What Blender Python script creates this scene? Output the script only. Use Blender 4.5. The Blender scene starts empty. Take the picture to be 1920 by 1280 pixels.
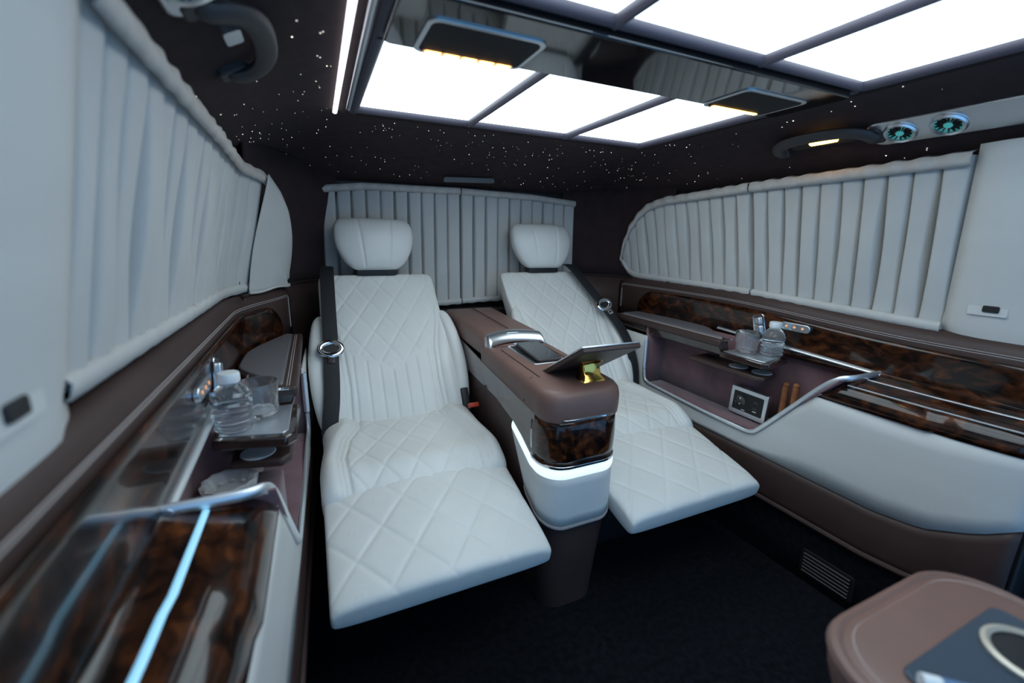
import bpy, bmesh, math, random
from mathutils import Matrix, Vector
random.seed(7)
SC = bpy.context.scene
COL = SC.collection
PI = math.pi

# ------------------------------------------------------------------ camera
cd = bpy.data.cameras.new('camera'); cam = bpy.data.objects.new('camera', cd); COL.objects.link(cam)
cd.sensor_width = 36.0; cd.lens = 810.876 / 1920 * 36; cd.clip_start = 0.01
Rm = Matrix(((0.91219759, 0.07932153, -0.40199956), (-0.40931597, 0.22157638, -0.88507872), (0.01886781, 0.97191152, 0.23458901)))
cam.matrix_world = Matrix.Translation((-0.595, 0, 1.02)) @ Rm.to_4x4()
cd.dof.use_dof = True; cd.dof.focus_distance = 1.30; cd.dof.aperture_fstop = 2.0
SC.camera = cam
# ------------------------------------------------------------------ world, exposure
w = bpy.data.worlds.new('world'); SC.world = w; w.use_nodes = True
w.node_tree.nodes['Background'].inputs[0].default_value = (0.22, 0.54, 1.0, 1)
w.node_tree.nodes['Background'].inputs[1].default_value = 1.15
SC.view_settings.view_transform = 'Standard'; SC.view_settings.look = 'None'
SC.view_settings.exposure = 0.08; SC.view_settings.gamma = 1.0; SC.view_settings.use_curve_mapping = False
PANEL_L = 3.3

# ------------------------------------------------------------------ materials
MT = {}
def mat(name, col, rough=.5, metal=0., coat=0., emis=None, es=0., trans=0., ior=1.5, sheen=0., spec=.5):
    m = bpy.data.materials.new(name); m.use_nodes = True
    b = m.node_tree.nodes['Principled BSDF']; I = b.inputs
    I['Base Color'].default_value = (*col, 1); I['Roughness'].default_value = rough; I['Metallic'].default_value = metal
    I['Coat Weight'].default_value = coat; I['Coat Roughness'].default_value = .05; I['IOR'].default_value = ior
    I['Transmission Weight'].default_value = trans; I['Sheen Weight'].default_value = sheen; I['Specular IOR Level'].default_value = spec
    if emis: I['Emission Color'].default_value = (*emis, 1); I['Emission Strength'].default_value = es
    MT[name] = m; return m
def tex(name, kind, scale, c0, c1, p0=.35, p1=.65, bump=0., detail=4., dist=0., bscale=None, stretch=(1, 1, 1)):
    """mix two colours by a noise / wave texture in object space and add a fine bump"""
    m = MT[name]; nt = m.node_tree; N = nt.nodes; L = nt.links; b = N['Principled BSDF']
    tc = N.new('ShaderNodeTexCoord'); mp = N.new('ShaderNodeMapping'); mp.inputs['Scale'].default_value = stretch
    L.new(tc.outputs['Object'], mp.inputs['Vector'])
    t = N.new('ShaderNodeTexNoise'); t.inputs['Scale'].default_value = scale; t.inputs['Detail'].default_value = detail; t.inputs['Distortion'].default_value = dist
    L.new(mp.outputs[0], t.inputs['Vector'])
    r = N.new('ShaderNodeValToRGB'); r.color_ramp.elements[0].position = p0; r.color_ramp.elements[1].position = p1
    r.color_ramp.elements[0].color = (*c0, 1); r.color_ramp.elements[1].color = (*c1, 1)
    L.new(t.outputs['Fac'], r.inputs['Fac']); L.new(r.outputs['Color'], b.inputs['Base Color'])
    if bump:
        t2 = N.new('ShaderNodeTexNoise'); t2.inputs['Scale'].default_value = bscale or scale; t2.inputs['Detail'].default_value = 3
        L.new(mp.outputs[0], t2.inputs['Vector'])
        bp = N.new('ShaderNodeBump'); bp.inputs['Strength'].default_value = bump; bp.inputs['Distance'].default_value = .002
        L.new(t2.outputs['Fac'], bp.inputs['Height']); L.new(bp.outputs['Normal'], b.inputs['Normal'])
    return r
mat('cream_leather', (.74, .73, .69), .45); tex('cream_leather', 'n', 6, (.72, .71, .67), (.77, .76, .72), bump=.12, bscale=900)
mat('cream_panel', (.66, .65, .62), .55); tex('cream_panel', 'n', 5, (.64, .63, .60), (.68, .67, .64), bump=.2, bscale=500, stretch=(1, .25, 3))
mat('piping', (.55, .53, .50), .6)
mat('curtain', (.60, .57, .54), .85, sheen=.1); tex('curtain', 'n', 5, (.56, .545, .515), (.61, .595, .565), bump=.15, bscale=700)
mat('curtain_band', (.60, .55, .50), .85); tex('curtain_band', 'n', 40, (.56, .51, .46), (.63, .58, .53), bump=.3, bscale=300)
mat('brown_leather', (.058, .032, .027), .5); tex('brown_leather', 'n', 9, (.053, .029, .0245), (.064, .0355, .030), bump=.15, bscale=800)
mat('console_leather', (.17, .098, .085), .45); tex('console_leather', 'n', 9, (.165, .090, .073), (.19, .104, .084), bump=.15, bscale=800)
mat('ceiling_sheen_leather', (.16, .15, .16), .38)  # ceiling reflection on the armrest top, put into the grey base colour
mat('headliner', (.030, .0125, .0115), .9, sheen=.03); tex('headliner', 'n', 30, (.025, .0100, .0092), (.036, .0155, .0145), bump=.3, bscale=400)
mat('pillar_suede', (.032, .016, .017), .9, sheen=.03); tex('pillar_suede', 'n', 20, (.027, .0130, .014), (.038, .0195, .021), bump=.3, bscale=400)
mat('suede', (.12, .06, .07), .9, sheen=.3); tex('suede', 'n', 14, (.155, .078, .088), (.215, .115, .128), bump=.4, bscale=300)
mat('carpet', (.006, .007, .009), 1., sheen=.02, spec=.1); tex('carpet', 'n', 60, (.004, .0045, .006), (.010, .011, .014), bump=.8, bscale=500)
mat('wood', (.06, .02, .01), .22, coat=.6, spec=.2)
r = tex('wood', 'n', 42, (.006, .0022, .0014), (.20, .058, .014), .40, .84, detail=10, dist=.6, stretch=(1, .55, 1))
e = r.color_ramp.elements.new(.56); e.color = (.046, .0130, .0045, 1)
mat('gloss_brown', (.035, .02, .016), .15, coat=1.)
mat('gloss_side', (.09, .06, .058), .12, coat=.8)
mat('gloss_black', (.010, .010, .011), .07, coat=1.)
mat('black_plastic', (.012, .012, .013), .5)
mat('dark_grey', (.055, .050, .050), .55)
mat('satin_silver', (.78, .82, .86), .34, metal=1.)
mat('chrome', (.80, .82, .84), .08, metal=1.)
mat('frame_bar', (.085, .075, .10), .5)
mat('belt', (.008, .009, .011), .6); tex('belt', 'n', 200, (.006, .007, .009), (.014, .015, .018), bump=.4, bscale=900)
mat('red', (.55, .05, .02), .4)
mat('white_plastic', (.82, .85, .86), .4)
mat('stitch', (.42, .36, .34), .7)
mat('thread_dark', (.03, .02, .018), .7)
mat('panel_light', (.9, .95, 1.), .3, emis=(.79, .93, 1.0), es=PANEL_L)
mat('led_white', (.9, .9, .9), .3, emis=(.93, .92, 1.0), es=2.2)
mat('led_cool', (.9, .95, 1.), .3, emis=(.75, .95, 1.0), es=.85)
mat('led_line', (.4, .7, .9), .3, emis=(.30, .70, 1.0), es=.6)
mat('lamp_grey', (.13, .135, .14), .45)
mat('led_warm', (1., .6, .2), .3, emis=(1.0, .50, .10), es=9.)
mat('led_amber', (1., .5, .2), .3, emis=(1.0, .42, .2), es=.4)
mat('led_teal', (.1, .4, .4), .3, emis=(.10, .75, .68), es=.22)
mat('star', (1., .9, .8), .3, emis=(1., .88, .76), es=2.5)
mat('star_dim', (1., .9, .8), .3, emis=(1., .86, .72), es=.7)
mat('teal_metal', (.03, .09, .10), .4, metal=.4)
mat('lens_dark', (.006, .008, .012), .55, spec=.25)
mat('glass', (1, 1, 1), .0, trans=.94, ior=1.45)
mat('crystal', (1, 1, 1), .0, trans=.50, ior=1.55)
mat('water', (.93, .98, 1.), .02, trans=.92, ior=1.33)
mat('warm_reflect_chrome', (.95, .56, .14), .14, metal=1.)  # warm lamp reflection on the chrome bracket, put into its base colour
mat('slate', (.06, .085, .12), .3, metal=.3)
mat('cigar', (.28, .10, .035), .7); tex('cigar', 'n', 60, (.22, .075, .025), (.34, .13, .05), bump=.3)
mat('silver_plate', (.85, .90, .94), .42, metal=1.)
mat('frame_silver', (.90, .94, .97), .46, metal=1.)
mat('blue_label', (.10, .20, .36), .4)
mat('unseen_amber', (1., .6, .2), .3, emis=(1.0, .55, .16), es=40.)
mat('ring_beige', (.62, .56, .46), .35, metal=.3)

# ------------------------------------------------------------------ builders
def mesh_obj(name, V, F, m, parent=None, smooth=True, recalc=True):
    me = bpy.data.meshes.new(name)
    me.from_pydata([tuple(v) for v in V], [], F)
    if recalc:
        bm = bmesh.new(); bm.from_mesh(me); bmesh.ops.recalc_face_normals(bm, faces=bm.faces); bm.to_mesh(me); bm.free()
    if smooth: me.polygons.foreach_set('use_smooth', [True] * len(me.polygons))
    me.materials.append(MT[m])
    o = bpy.data.objects.new(name, me); COL.objects.link(o)
    if parent is not None:
        o.parent = parent
        if any(abs(c) > 1e-9 for c in parent.location) : o.matrix_parent_inverse = Matrix.Translation(parent.location).inverted()
    return o
def thing(name, label, cat, loc=(0, 0, 0), group=None):
    o = bpy.data.objects.new(name, None); COL.objects.link(o); o.location = loc; o.empty_display_size = .02
    return tag(o, label, cat, group)
def tag(o, label, cat, group=None):
    o['label'] = label; o['category'] = cat
    if group: o['group'] = group
    return o
def struct(o, label=None):
    o['kind'] = 'structure'
    if label: o['label'] = label
    return o
def bevel(o, wd, seg=3, angle=30):
    b = o.modifiers.new('bevel', 'BEVEL'); b.width = wd; b.segments = seg; b.limit_method = 'ANGLE'; b.angle_limit = math.radians(angle); return o
def solid(o, t, off=0.):
    b = o.modifiers.new('solid', 'SOLIDIFY'); b.thickness = t; b.offset = off; return o
def flat_auto(o, ang=35):
    me = o.data
    bm = bmesh.new(); bm.from_mesh(me)
    for e in bm.edges:
        if len(e.link_faces) == 2 and e.calc_face_angle(0) > math.radians(ang): e.smooth = False
    bm.to_mesh(me); bm.free(); return o
def box(name, c, s, m, parent=None, bv=0., rot=None, seg=3):
    x, y, z = (k / 2 for k in s)
    V = [Vector((sx * x, sy * y, sz * z)) for sx in (-1, 1) for sy in (-1, 1) for sz in (-1, 1)]
    if rot is not None: V = [rot @ v for v in V]
    V = [v + Vector(c) for v in V]
    F = [(0, 1, 3, 2), (4, 6, 7, 5), (0, 4, 5, 1), (2, 3, 7, 6), (0, 2, 6, 4), (1, 5, 7, 3)]
    o = mesh_obj(name, V, F, m, parent, smooth=bv > 0)
    if bv: bevel(o, bv, seg)
    return o
def sheet(name, P, m, parent=None, thick=0., closed_u=False, off=0.):
    """P: rows of points"""
    n = len(P); k = len(P[0]); V = [p for r_ in P for p in r_]; F = []
    for i in range(n - (0 if closed_u else 1)):
        for j in range(k - 1):
            a = i * k + j; b = ((i + 1) % n) * k + j
            F.append((a, a + 1, b + 1, b))
    o = mesh_obj(name, V, F, m, parent)
    if thick: solid(o, thick, off)
    return o
def loft(name, rings, m, parent=None, caps=True, smooth=True):
    n = len(rings); k = len(rings[0]); V = [p for r_ in rings for p in r_]; F = []
    for i in range(n - 1):
        for j in range(k):
            F.append((i * k + j, i * k + (j + 1) % k, (i + 1) * k + (j + 1) % k, (i + 1) * k + j))
    if caps: F.append(tuple(range(k))); F.append(tuple(range((n - 1) * k, n * k)))
    return flat_auto(mesh_obj(name, V, F, m, parent, smooth), 40)
def rrect(hx, hy, r, n=6, cx=0, cy=0):
    out = []
    for qx, qy, a0 in ((1, 1, 0), (-1, 1, PI / 2), (-1, -1, PI), (1, -1, 1.5 * PI)):
        for i in range(n + 1):
            a = a0 + i / n * PI / 2
            out.append((cx + qx * (hx - r) + r * math.cos(a), cy + qy * (hy - r) + r * math.sin(a)))
    return out
def prism(name, poly, fn, t0, t1, m, parent=None, bv=0., seg=2):
    """poly: 2D outline, fn(a, b, t) -> 3D, extruded t0..t1"""
    k = len(poly); V = [fn(a, b, t0) for a, b in poly] + [fn(a, b, t1) for a, b in poly]
    F = [tuple(range(k)), tuple(range(k, 2 * k))] + [(i, (i + 1) % k, k + (i + 1) % k, k + i) for i in range(k)]
    o = flat_auto(mesh_obj(name, V, F, m, parent, True), 35)
    if bv: bevel(o, bv, seg, 40)
    return o
def resample(pts, step):
    pts = [Vector(p) for p in pts]; out = [pts[0]]
    for a, b in zip(pts, pts[1:]):
        n = max(1, int((b - a).length / step))
        out += [a.lerp(b, i / n) for i in range(1, n + 1)]
    return out
def smooth_path(pts, it=3):
    pts = [Vector(p) for p in pts]
    for _ in range(it):
        q = [pts[0]]
        for a, b in zip(pts, pts[1:]): q += [a.lerp(b, .25), a.lerp(b, .75)]
        q.append(pts[-1]); pts = q
    return pts
def tube(name, pts, r, m, parent=None, n=8, closed=False, flat=None, up=Vector((0, 0, 1))):
    """flat=(ru, rv): elliptical/flat section, ru along 'side', rv along 'up'"""
    pts = [Vector(p) for p in pts]; ru, rv = flat or (r, r); rings = []
    k = len(pts)
    for i, p in enumerate(pts):
        a = pts[(i - 1) % k] if (closed or i > 0) else p; b = pts[(i + 1) % k] if (closed or i < k - 1) else p
        d = (b - a).normalized(); s_ = d.cross(up)
        if s_.length < 1e-4: s_ = d.cross(Vector((1, 0, 0)))
        s_.normalize(); u_ = s_.cross(d).normalized()
        rings.append([p + s_ * (ru * math.cos(2 * PI * j / n)) + u_ * (rv * math.sin(2 * PI * j / n)) for j in range(n)])
    if closed: rings.append(rings[0])
    return loft(name, rings, m, parent, caps=not closed)
def lathe(name, prof, c, m, parent=None, n=28, rad=None, axis=None):
    """prof: (r, z) list; rad(j,n,r,z) may modulate the radius"""
    ax = axis or Matrix.Identity(3); c = Vector(c); rings = []
    for r_, z in prof:
        rings.append([c + ax @ Vector(((rad(j, n, r_, z) if rad else r_) * math.cos(2 * PI * j / n), (rad(j, n, r_, z) if rad else r_) * math.sin(2 * PI * j / n), z)) for j in range(n)])
    return loft(name, rings, m, parent, caps=not (prof[0][0] > 0 and prof[-1][0] > 0))
def ss(a, b, x):
    t = min(1, max(0, (x - a) / (b - a))); return t * t * (3 - 2 * t)
def lerp(a, b, t): return a + (b - a) * t
def interp(tab, x):
    if x <= tab[0][0]: return tab[0][1]
    for (a, va), (b, vb) in zip(tab, tab[1:]):
        if x <= b: return lerp(va, vb, (x - a) / (b - a)) if b > a else vb
    return tab[-1][1]
def frange(a, b, n): return [a + (b - a) * i / (n - 1) for i in range(n)]

# ================================================================== SETTING
YR = 1.93
fl = box('floor', (0, .65, -.01), (1.80, 2.9, .02), 'carpet'); struct(fl, 'black carpeted van floor')
def hz(x, y):
    t = max(0, (abs(x) - .50) / .30); a = .125 * t ** 2
    r_ = max(0, (y - 1.38) / .54); b = .115 * r_ ** 2.2
    return 1.338 - math.sqrt(a * a + b * b)
XS = frange(-.81, -.475, 13) + frange(-.44, .44, 12) + frange(.475, .81, 13)
YS = [-.75, -.5, -.3, -.1, .02] + frange(.15, 1.318, 10) + frange(1.36, 1.94, 22)
V = [(x, y, hz(x, y)) for y in YS for x in XS]; F = []
for i in range(len(YS) - 1):
    for j in range(len(XS) - 1):
        mx_, my_ = (XS[j] + XS[j + 1]) / 2, (YS[i] + YS[i + 1]) / 2
        if abs(mx_) < .475 and .02 < my_ < 1.318: continue
        a = i * len(XS) + j; F.append((a, a + 1, a + 1 + len(XS), a + len(XS)))
ceil = mesh_obj('ceiling', V, F, 'headliner'); struct(ceil, 'dark brown suede headliner with tiny star lights')
# star lights set into the headliner
me_star = {}
for mname in ('star', 'star_dim'):
    bm = bmesh.new(); bmesh.ops.create_icosphere(bm, subdivisions=1, radius=1.0); me = bpy.data.meshes.new('star_light'); bm.to_mesh(me); bm.free()
    me.materials.append(MT[mname]); me_star[mname] = me
cnt = 0; tries = 0
while cnt < 254 and tries < 9000:
    tries += 1
    if random.random() < .62: x, y = random.uniform(-.74, .74), random.uniform(1.34, 1.87)
    else: x, y = random.choice((-1, 1)) * random.uniform(.53, .77), random.uniform(.30, 1.7)
    if abs(x) < .52 and y < 1.345: continue
    if y < 1.02 and .60 < abs(x) < .745: continue
    if y > 1.76 and -.13 < x < .16: continue
    if y < .95 and random.random() < .5: continue
    d = random.random()
    o = bpy.data.objects.new('star_light', me_star['star' if d < .45 else 'star_dim']); COL.objects.link(o)
    o.location = (x, y, hz(x, y) - .0006); rr = random.uniform(.0006, .0013); o.scale = (rr, rr, rr * .7); o.parent = ceil; cnt += 1

for k_ in range(46):
    s_ = -1 if k_ < 30 else 1
    x = s_ * (random.uniform(.535, .605) if random.random() < .6 else random.uniform(.745, .785)); y = random.uniform(.55, 1.25)
    o = bpy.data.objects.new('star_light', me_star['star' if random.random() < .35 else 'star_dim']); COL.objects.link(o)
    o.location = (x, y, hz(x, y) - .0006); rr = random.uniform(.0011, .0019); o.scale = (rr, rr, rr * .7); o.parent = ceil
# outer shell walls
for s, nm in ((-1, 'left'), (1, 'right')):
    wl = sheet('wall_' + nm, [[(s * .885, y, z) for z in (0, .4, .84, 1.0, 1.2)] + [(s * .81, y, 1.225)] for y in (-.05, .5, 1.0, 1.5, 1.95)], 'pillar_suede', thick=.01)
    struct(wl, 'dark van side wall behind the %s' % ('curtains over the ashtray niche' if s < 0 else 'curtains over the power socket niche'))
rw = sheet('wall_rear', [[(x, YR + .02, z) for z in (0, .4, .8, 1.0, 1.26)] for x in frange(-.88, .88, 9)], 'pillar_suede', thick=.01)
struct(rw, 'dark rear wall behind the seats')
# rounded rear pillars: suede above the belt line, brown leather below
PATH = {-1: [(.80, 1.45), (.775, 1.60), (.715, 1.74), (.66, 1.84), (.605, 1.90), (.545, 1.925)],
        1: [(.835, 1.45), (.825, 1.62), (.795, 1.76), (.73, 1.86), (.65, 1.91), (.575, 1.925)]}
for s in (-1, 1):
    pts = smooth_path([(s * x, y, 0) for x, y in PATH[s]], 2)
    up = sheet('rear_pillar', [[(p.x - s * .055 * ss(.84, 1.27, z), p.y - .02 * ss(.84, 1.27, z), z) for z in frange(.84, 1.275, 7)] for p in pts], 'pillar_suede', rw, .006)
    lo = sheet('rear_corner_leather', [[(p.x - s * .012 + .0 * z, p.y - .014, z) for z in frange(.0, .845, 7)] for p in pts], 'brown_leather', rw, .006)
    tube('seam', [(p.x - s * .016, p.y - .02, .842) for p in pts], .0035, 'thread_dark', rw, 6)
# black surround above the rear curtain, parcel shelf behind the console
sheet('window_surround', [[(x, YR - .012, z) for z in (interp([(-.58, 1.19), (0, 1.215), (.60, 1.19)], x), interp([(-.58, 1.235), (0, 1.262), (.60, 1.235)], x))] for x in frange(-.60, .62, 20)], 'black_plastic', rw, .004)
box('parcel_ledge', (0, 1.86, .60), (1.1, .11, .20), 'black_plastic', rw, .01)

# ================================================================== ROOF LIGHTS
XB = [-.4555, -.153, .171, .460]; ROWS = [(.05, .617), (.815, 1.302)]
ZP = 1.342
roof = thing('roof_light_frame', 'dark suede wrapped lattice frame around the luminous roof panels', 'roof frame', (0, .65, 1.33))
k = 0
for (y0, y1) in ROWS:
    for i in range(3):
        p = box('light_panel', ((XB[i] + XB[i + 1]) / 2, (y0 + y1) / 2, ZP + .004), (XB[i + 1] - XB[i] - .002, y1 - y0 - .002, .006), 'panel_light', roof)
    for i in (1, 2):
        tube('bar', resample([(XB[i], y0 - .005, ZP - .004), (XB[i], y1 + .005, ZP - .004)], .05), 0, 'frame_bar', roof, 10, flat=(.0095, .011))
    for y in (y0, y1):
        tube('bar', resample([(-.475, y, ZP - .002), (.478, y, ZP - .002)], .08), 0, 'frame_bar', roof, 10, flat=(.011, .012))
for s in (-1, 1):
    x = -.470 if s < 0 else .474
    tube('bar', [(x, .0, ZP - .002), (x, .5, ZP - .002), (x, 1.318, ZP - .002)], 0, 'frame_bar', roof, 10, flat=(.013, .012))
    if s > 0:
        for q in (.492, .505): tube('ribbed_edge', [(q, .0, 1.336), (q, 1.33, 1.336)], .006, 'headliner', roof, 8)
for y in (1.322, 1.334): tube('ribbed_edge', [(-.48, y, 1.335), (.5, y, 1.335)], .006, 'headliner', roof, 8)
box('roof_backing', (0, .66, 1.362), (1.0, 1.34, .01), 'black_plastic', roof)
# glossy cross panel with two reading lamps
cp = prism('cross_panel', rrect(.468, .088, .012, 4, 0, .716), lambda a, b, t: (a, b, t), 1.318, 1.345, 'gloss_black', roof, .003)
for cx, lab in ((-.326, 'reading lamp unit with five lit amber segments'), (.318, 'reading lamp unit with an unbroken amber light bar')):
    t = thing('reading_lamp', lab, 'reading lamp', (cx, .74, 1.316))
    fnz = lambda a, b, q: (a, b, q)
    prism('bezel', rrect(.096, .062, .018, 5, cx, .742), fnz, 1.3148, 1.3185, 'satin_silver', t, .001)
    prism('lens', rrect(.088, .054, .014, 5, cx, .742), fnz, 1.3142, 1.317, 'lens_dark', t)
    if cx < 0:
        for i in range(5):
            prism('lamp_segment', rrect(.0135, .0058, .004, 3, cx - .063 + i * .0315, .792), fnz, 1.3128, 1.316, 'led_warm', t)
        prism('lamp_bar', rrect(.080, .0065, .005, 3, cx, .792), fnz, 1.3134, 1.316, 'led_amber', t)
    else:
        prism('lamp_bar', rrect(.072, .0055, .005, 3, cx, .792), fnz, 1.3130, 1.316, 'led_warm', t)
st = tube('light_strip', [(-.522, .20, 1.331), (-.519, .7, 1.331), (-.515, 1.335, 1.331)], 0, 'led_white', None, 10, flat=(.006, .004))
tag(st, 'long thin white light strip along the edge of the roof', 'light strip')
st = tube('metal_strip', [(-.497, .20, 1.331), (-.492, .72, 1.331), (-.485, 1.285, 1.331)], 0, 'satin_silver', None, 10, flat=(.006, .004))
tag(st, 'long thin grey metal strip beside the white light strip', 'trim strip')
lm = prism('rear_lamp', rrect(.112, .010, .009, 4), lambda a, b, t: (a + .022, 1.82 + t, 1.258 + b - .012 * (a / .112) ** 2 + .004 * a / .1), -.004, .012, 'lamp_grey', None, .002)
tag(lm, 'slim grey lamp lens above the rear window curtains', 'lamp')

# grab handles, air vents on the curved headliner edge
def hframe(s, x, y):
    d = 1e-3; sl = (hz(x + d, y) - hz(x - d, y)) / (2 * d)
    o_ = Vector((s * x, y, hz(x, y))); ty = Vector((0, 1, 0)); tx = Vector((s, 0, sl)).normalized(); n = Vector((-s * -sl, 0, -1)); n = Vector((s * sl, 0, -1)).normalized()
    return o_, tx, ty, n
for s in (-1, 1):
    o_, tx, ty, n = hframe(s, .682, .81)
    P = lambda a, b, t: o_ + ty * a + tx * b + n * t
    t = thing('grab_handle', ('dark roof grab handle without a lit lamp above the ashtray side' if s < 0 else 'dark roof grab handle with a warm lamp lit inside'), 'grab handle', tuple(o_))
    S_ = lambda x, y, d: Vector((s * x, y, hz(x, y) - d))
    path = smooth_path([S_(.700, .690, -.004), S_(.690, .690, .016), S_(.660, .700, .020), S_(.640, .735, .021), S_(.634, .81, .021), S_(.640, .885, .021), S_(.660, .922, .020), S_(.690, .932, .016), S_(.700, .932, -.004)], 3)
    tube('grip', path, 0, 'dark_grey', t, 12, flat=(.017, .011), up=n)
    for y in (.692, .930): prism('mount', rrect(.020, .026, .010, 4), lambda p_, q_, h_: o_ + ty * (y - .81 + p_) + tx * (q_ + .014) + n * h_, -.004, .012, 'dark_grey', t, .003)
    if s > 0:
        prism('lamp', rrect(.036, .007, .005, 3, -.008, -.004), P, .006, .014, 'led_warm', t)
        prism('lamp_housing', rrect(.085, .018, .012, 4), P, -.004, .008, 'black_plastic', t)
    else: prism('lamp', rrect(.022, .012, .005, 3, -.02, -.004), P, .0, .012, 'satin_silver', t)
    # vent strip
    o2, tx2, ty2, n2 = hframe(s, .695, .46)
    Q = lambda a, b, t_: o2 + ty2 * a + tx2 * b + n2 * t_
    t = thing('air_vent_panel', ('brushed grey roof vent panel above the ashtray side curtains' if s < 0 else 'brushed grey roof vent panel with two teal turbine vents'), 'air vent', tuple(o2))
    prism('plate', rrect(.245, .040, .030, 6), Q, -.006, .008, 'satin_silver', t, .003)
    ax = Matrix((ty2, tx2, n2)).transposed()
    for a in (.178, .090, -.10):
        c = Q(a, 0, .006); R_ = .031
        v = lathe('vent_ring', [(R_ - .006, -.004), (R_, -.004), (R_ + .002, .005), (R_ - .001, .009), (R_ - .006, .007), (R_ - .007, -.004)], c, 'satin_silver', t, 32, axis=ax)
        lathe('vent_cavity', [(R_ - .006, -.003), (R_ - .006, -.001), (0, -.001)], c, 'teal_metal', v, 24, axis=ax)
        lathe('glow_ring', [(R_ - .010, .000), (R_ - .007, .000), (R_ - .007, .003), (R_ - .010, .003), (R_ - .010, .000)], c, 'led_teal', v, 32, axis=ax)
        lathe('hub', [(.0085, -.002), (.0085, .006), (.007, .008), (.0, .008)], c, 'led_teal', v, 20, axis=ax)
        for i in range(14):
            an = 2 * PI * i / 14
            rad_ = ty2 * math.cos(an) + tx2 * math.sin(an)
            tube('fin', [c + rad_ * .008 + n2 * .003, c + rad_ * (R_ - .008) + n2 * .003], 0, 'black_plastic', v, 6, flat=(.0015, .004), up=n2)

# ================================================================== CURTAINS
def tx_(s, y):      # the side panels curve inboard towards the rear
    return (.125 if s < 0 else .03) * ss(1.32, 1.76, y)
def wallx(s, y, z):
    return .848 - tx_(s, y) - .080 * max(0, (z - .85)) / .355
def side_curtain(s, name, label, y0, y1, ztop, zbot, n_pl, amp, grp, seed, lean=0., pe=9):
    rnd = random.Random(seed); t = thing(name, label, 'curtain', (s * .84, (y0 + y1) / 2, .85), grp)
    nu = n_pl * 32; nv = 26; pitch = (y1 - y0) / n_pl
    A = [rnd.uniform(.45, 1.3) for _ in range(n_pl + 1)]; ph = [rnd.uniform(-.012, .012) for _ in range(n_pl + 1)]; mid = [rnd.uniform(.35, .65) for _ in range(n_pl + 1)]
    rows = []
    for i in range(nu + 1):
        u = i / nu; k = min(n_pl - 1, int(u * n_pl)); p = u * n_pl - k; row = []
        for j in range(nv + 1):
            v = j / nv; y = lerp(y0, y1, u) + lean * (v - .5) * ss(0.0, .6, 1 - u) + ph[k] * math.sin(PI * v) * .35
            zt, zb = ztop(y), zbot(y); z = lerp(zb, zt, v)
            q = abs(2 * p - 1)
            op = .35 + .65 * math.sin(PI * min(1, max(0, .06 + .88 * v))) ** .7
            a_ = amp * (A[k] if p < .5 else A[k + 1]) * op
            w_ = (.0014 + .0042 * (A[k] if p < .5 else A[k + 1]) * math.sin(PI * min(1, .05 + .9 * v)) ** 1.2) * (1.5 if s < 0 else 1)
            h = -a_ * math.exp(-((1 - q) * pitch / 2 / w_) ** 2) - .007 * q ** 4 + .006 * (p - .5) + .004 * math.sin(PI * v) * math.sin(k * 2.1 + 3 * v)
            row.append((s * (wallx(s, y, z) - .022 - h), y, z))
        rows.append(row)
    sheet('cloth', rows, 'curtain', t)
    # gathered heading band and hem
    band = []; hem = []
    for i in range(nu + 1):
        u = i / nu; y = lerp(y0, y1, u) ; wv = (.0007 if s < 0 else .0014) * math.sin(u * n_pl * 2 * PI + seed) + .0008 * math.sin(u * n_pl * 5.1)
        yt = y + lean * .5 * ss(0, .6, 1 - u); yb = y - lean * .5 * ss(0, .6, 1 - u)
        zt = ztop(yt); zb = zbot(yb)
        xt = wallx(s, yt, zt)
        band.append([(s * (xt - .026 - wv), yt, zt - .024), (s * (xt - .034 - wv), yt, zt - .012), (s * (xt - .032 - wv), yt, zt + .004 + wv * .8), (s * (xt - .01), yt, zt + .010 + wv)])
        xb = wallx(s, yb, zb)
        hem.append([(s * (xb - .006), yb, zb - .008 + wv), (s * (xb - .026 - wv), yb, zb - .006 + wv), (s * (xb - .030 - wv), yb, zb + .010), (s * (xb - .024), yb, zb + .020)])
    sheet('heading_band', band, 'curtain_band', t, .002); sheet('hem', hem, 'curtain', t, .002)
    return t
zt_main = lambda y: interp([(.3, 1.222), (.55, 1.215), (1.06, 1.203), (1.45, 1.185), (1.54, 1.165), (1.60, 1.13), (1.66, 1.075), (1.70, 1.02), (1.73, .96), (1.75, .93)], y)
zb_R = lambda y: interp([(.5, .812), (1.06, .836), (1.66, .85), (1.70, .865), (1.75, .915)], y)
zb_L = lambda y: interp([(.5, .866), (1.06, .858), (1.70, .852), (1.75, .853)], y)
side_curtain(1, 'side_curtain', 'long pleated cream curtain between the switch pillar and its shorter neighbour', .522, 1.058, zt_main, zb_R, 10, .044, 'pleated side window curtains', 3, -.014)
side_curtain(1, 'side_curtain', 'short tightly pleated cream curtain with a rounded end by the rear corner', 1.066, 1.745, zt_main, zb_R, 12, .036, 'pleated side window curtains', 5)
side_curtain(-1, 'side_curtain', 'long loosely pleated cream curtain above the crystal ashtray and water bottle tray', .512, 1.035, zt_main, zb_L, 9, .060, 'pleated side window curtains', 8, -.026, 6)
side_curtain(-1, 'side_curtain', 'narrow pleated cream curtain between the long curtain and the rear flap', 1.042, 1.50, zt_main, zb_L, 7, .045, 'pleated side window curtains', 11, 0., 6)
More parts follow.
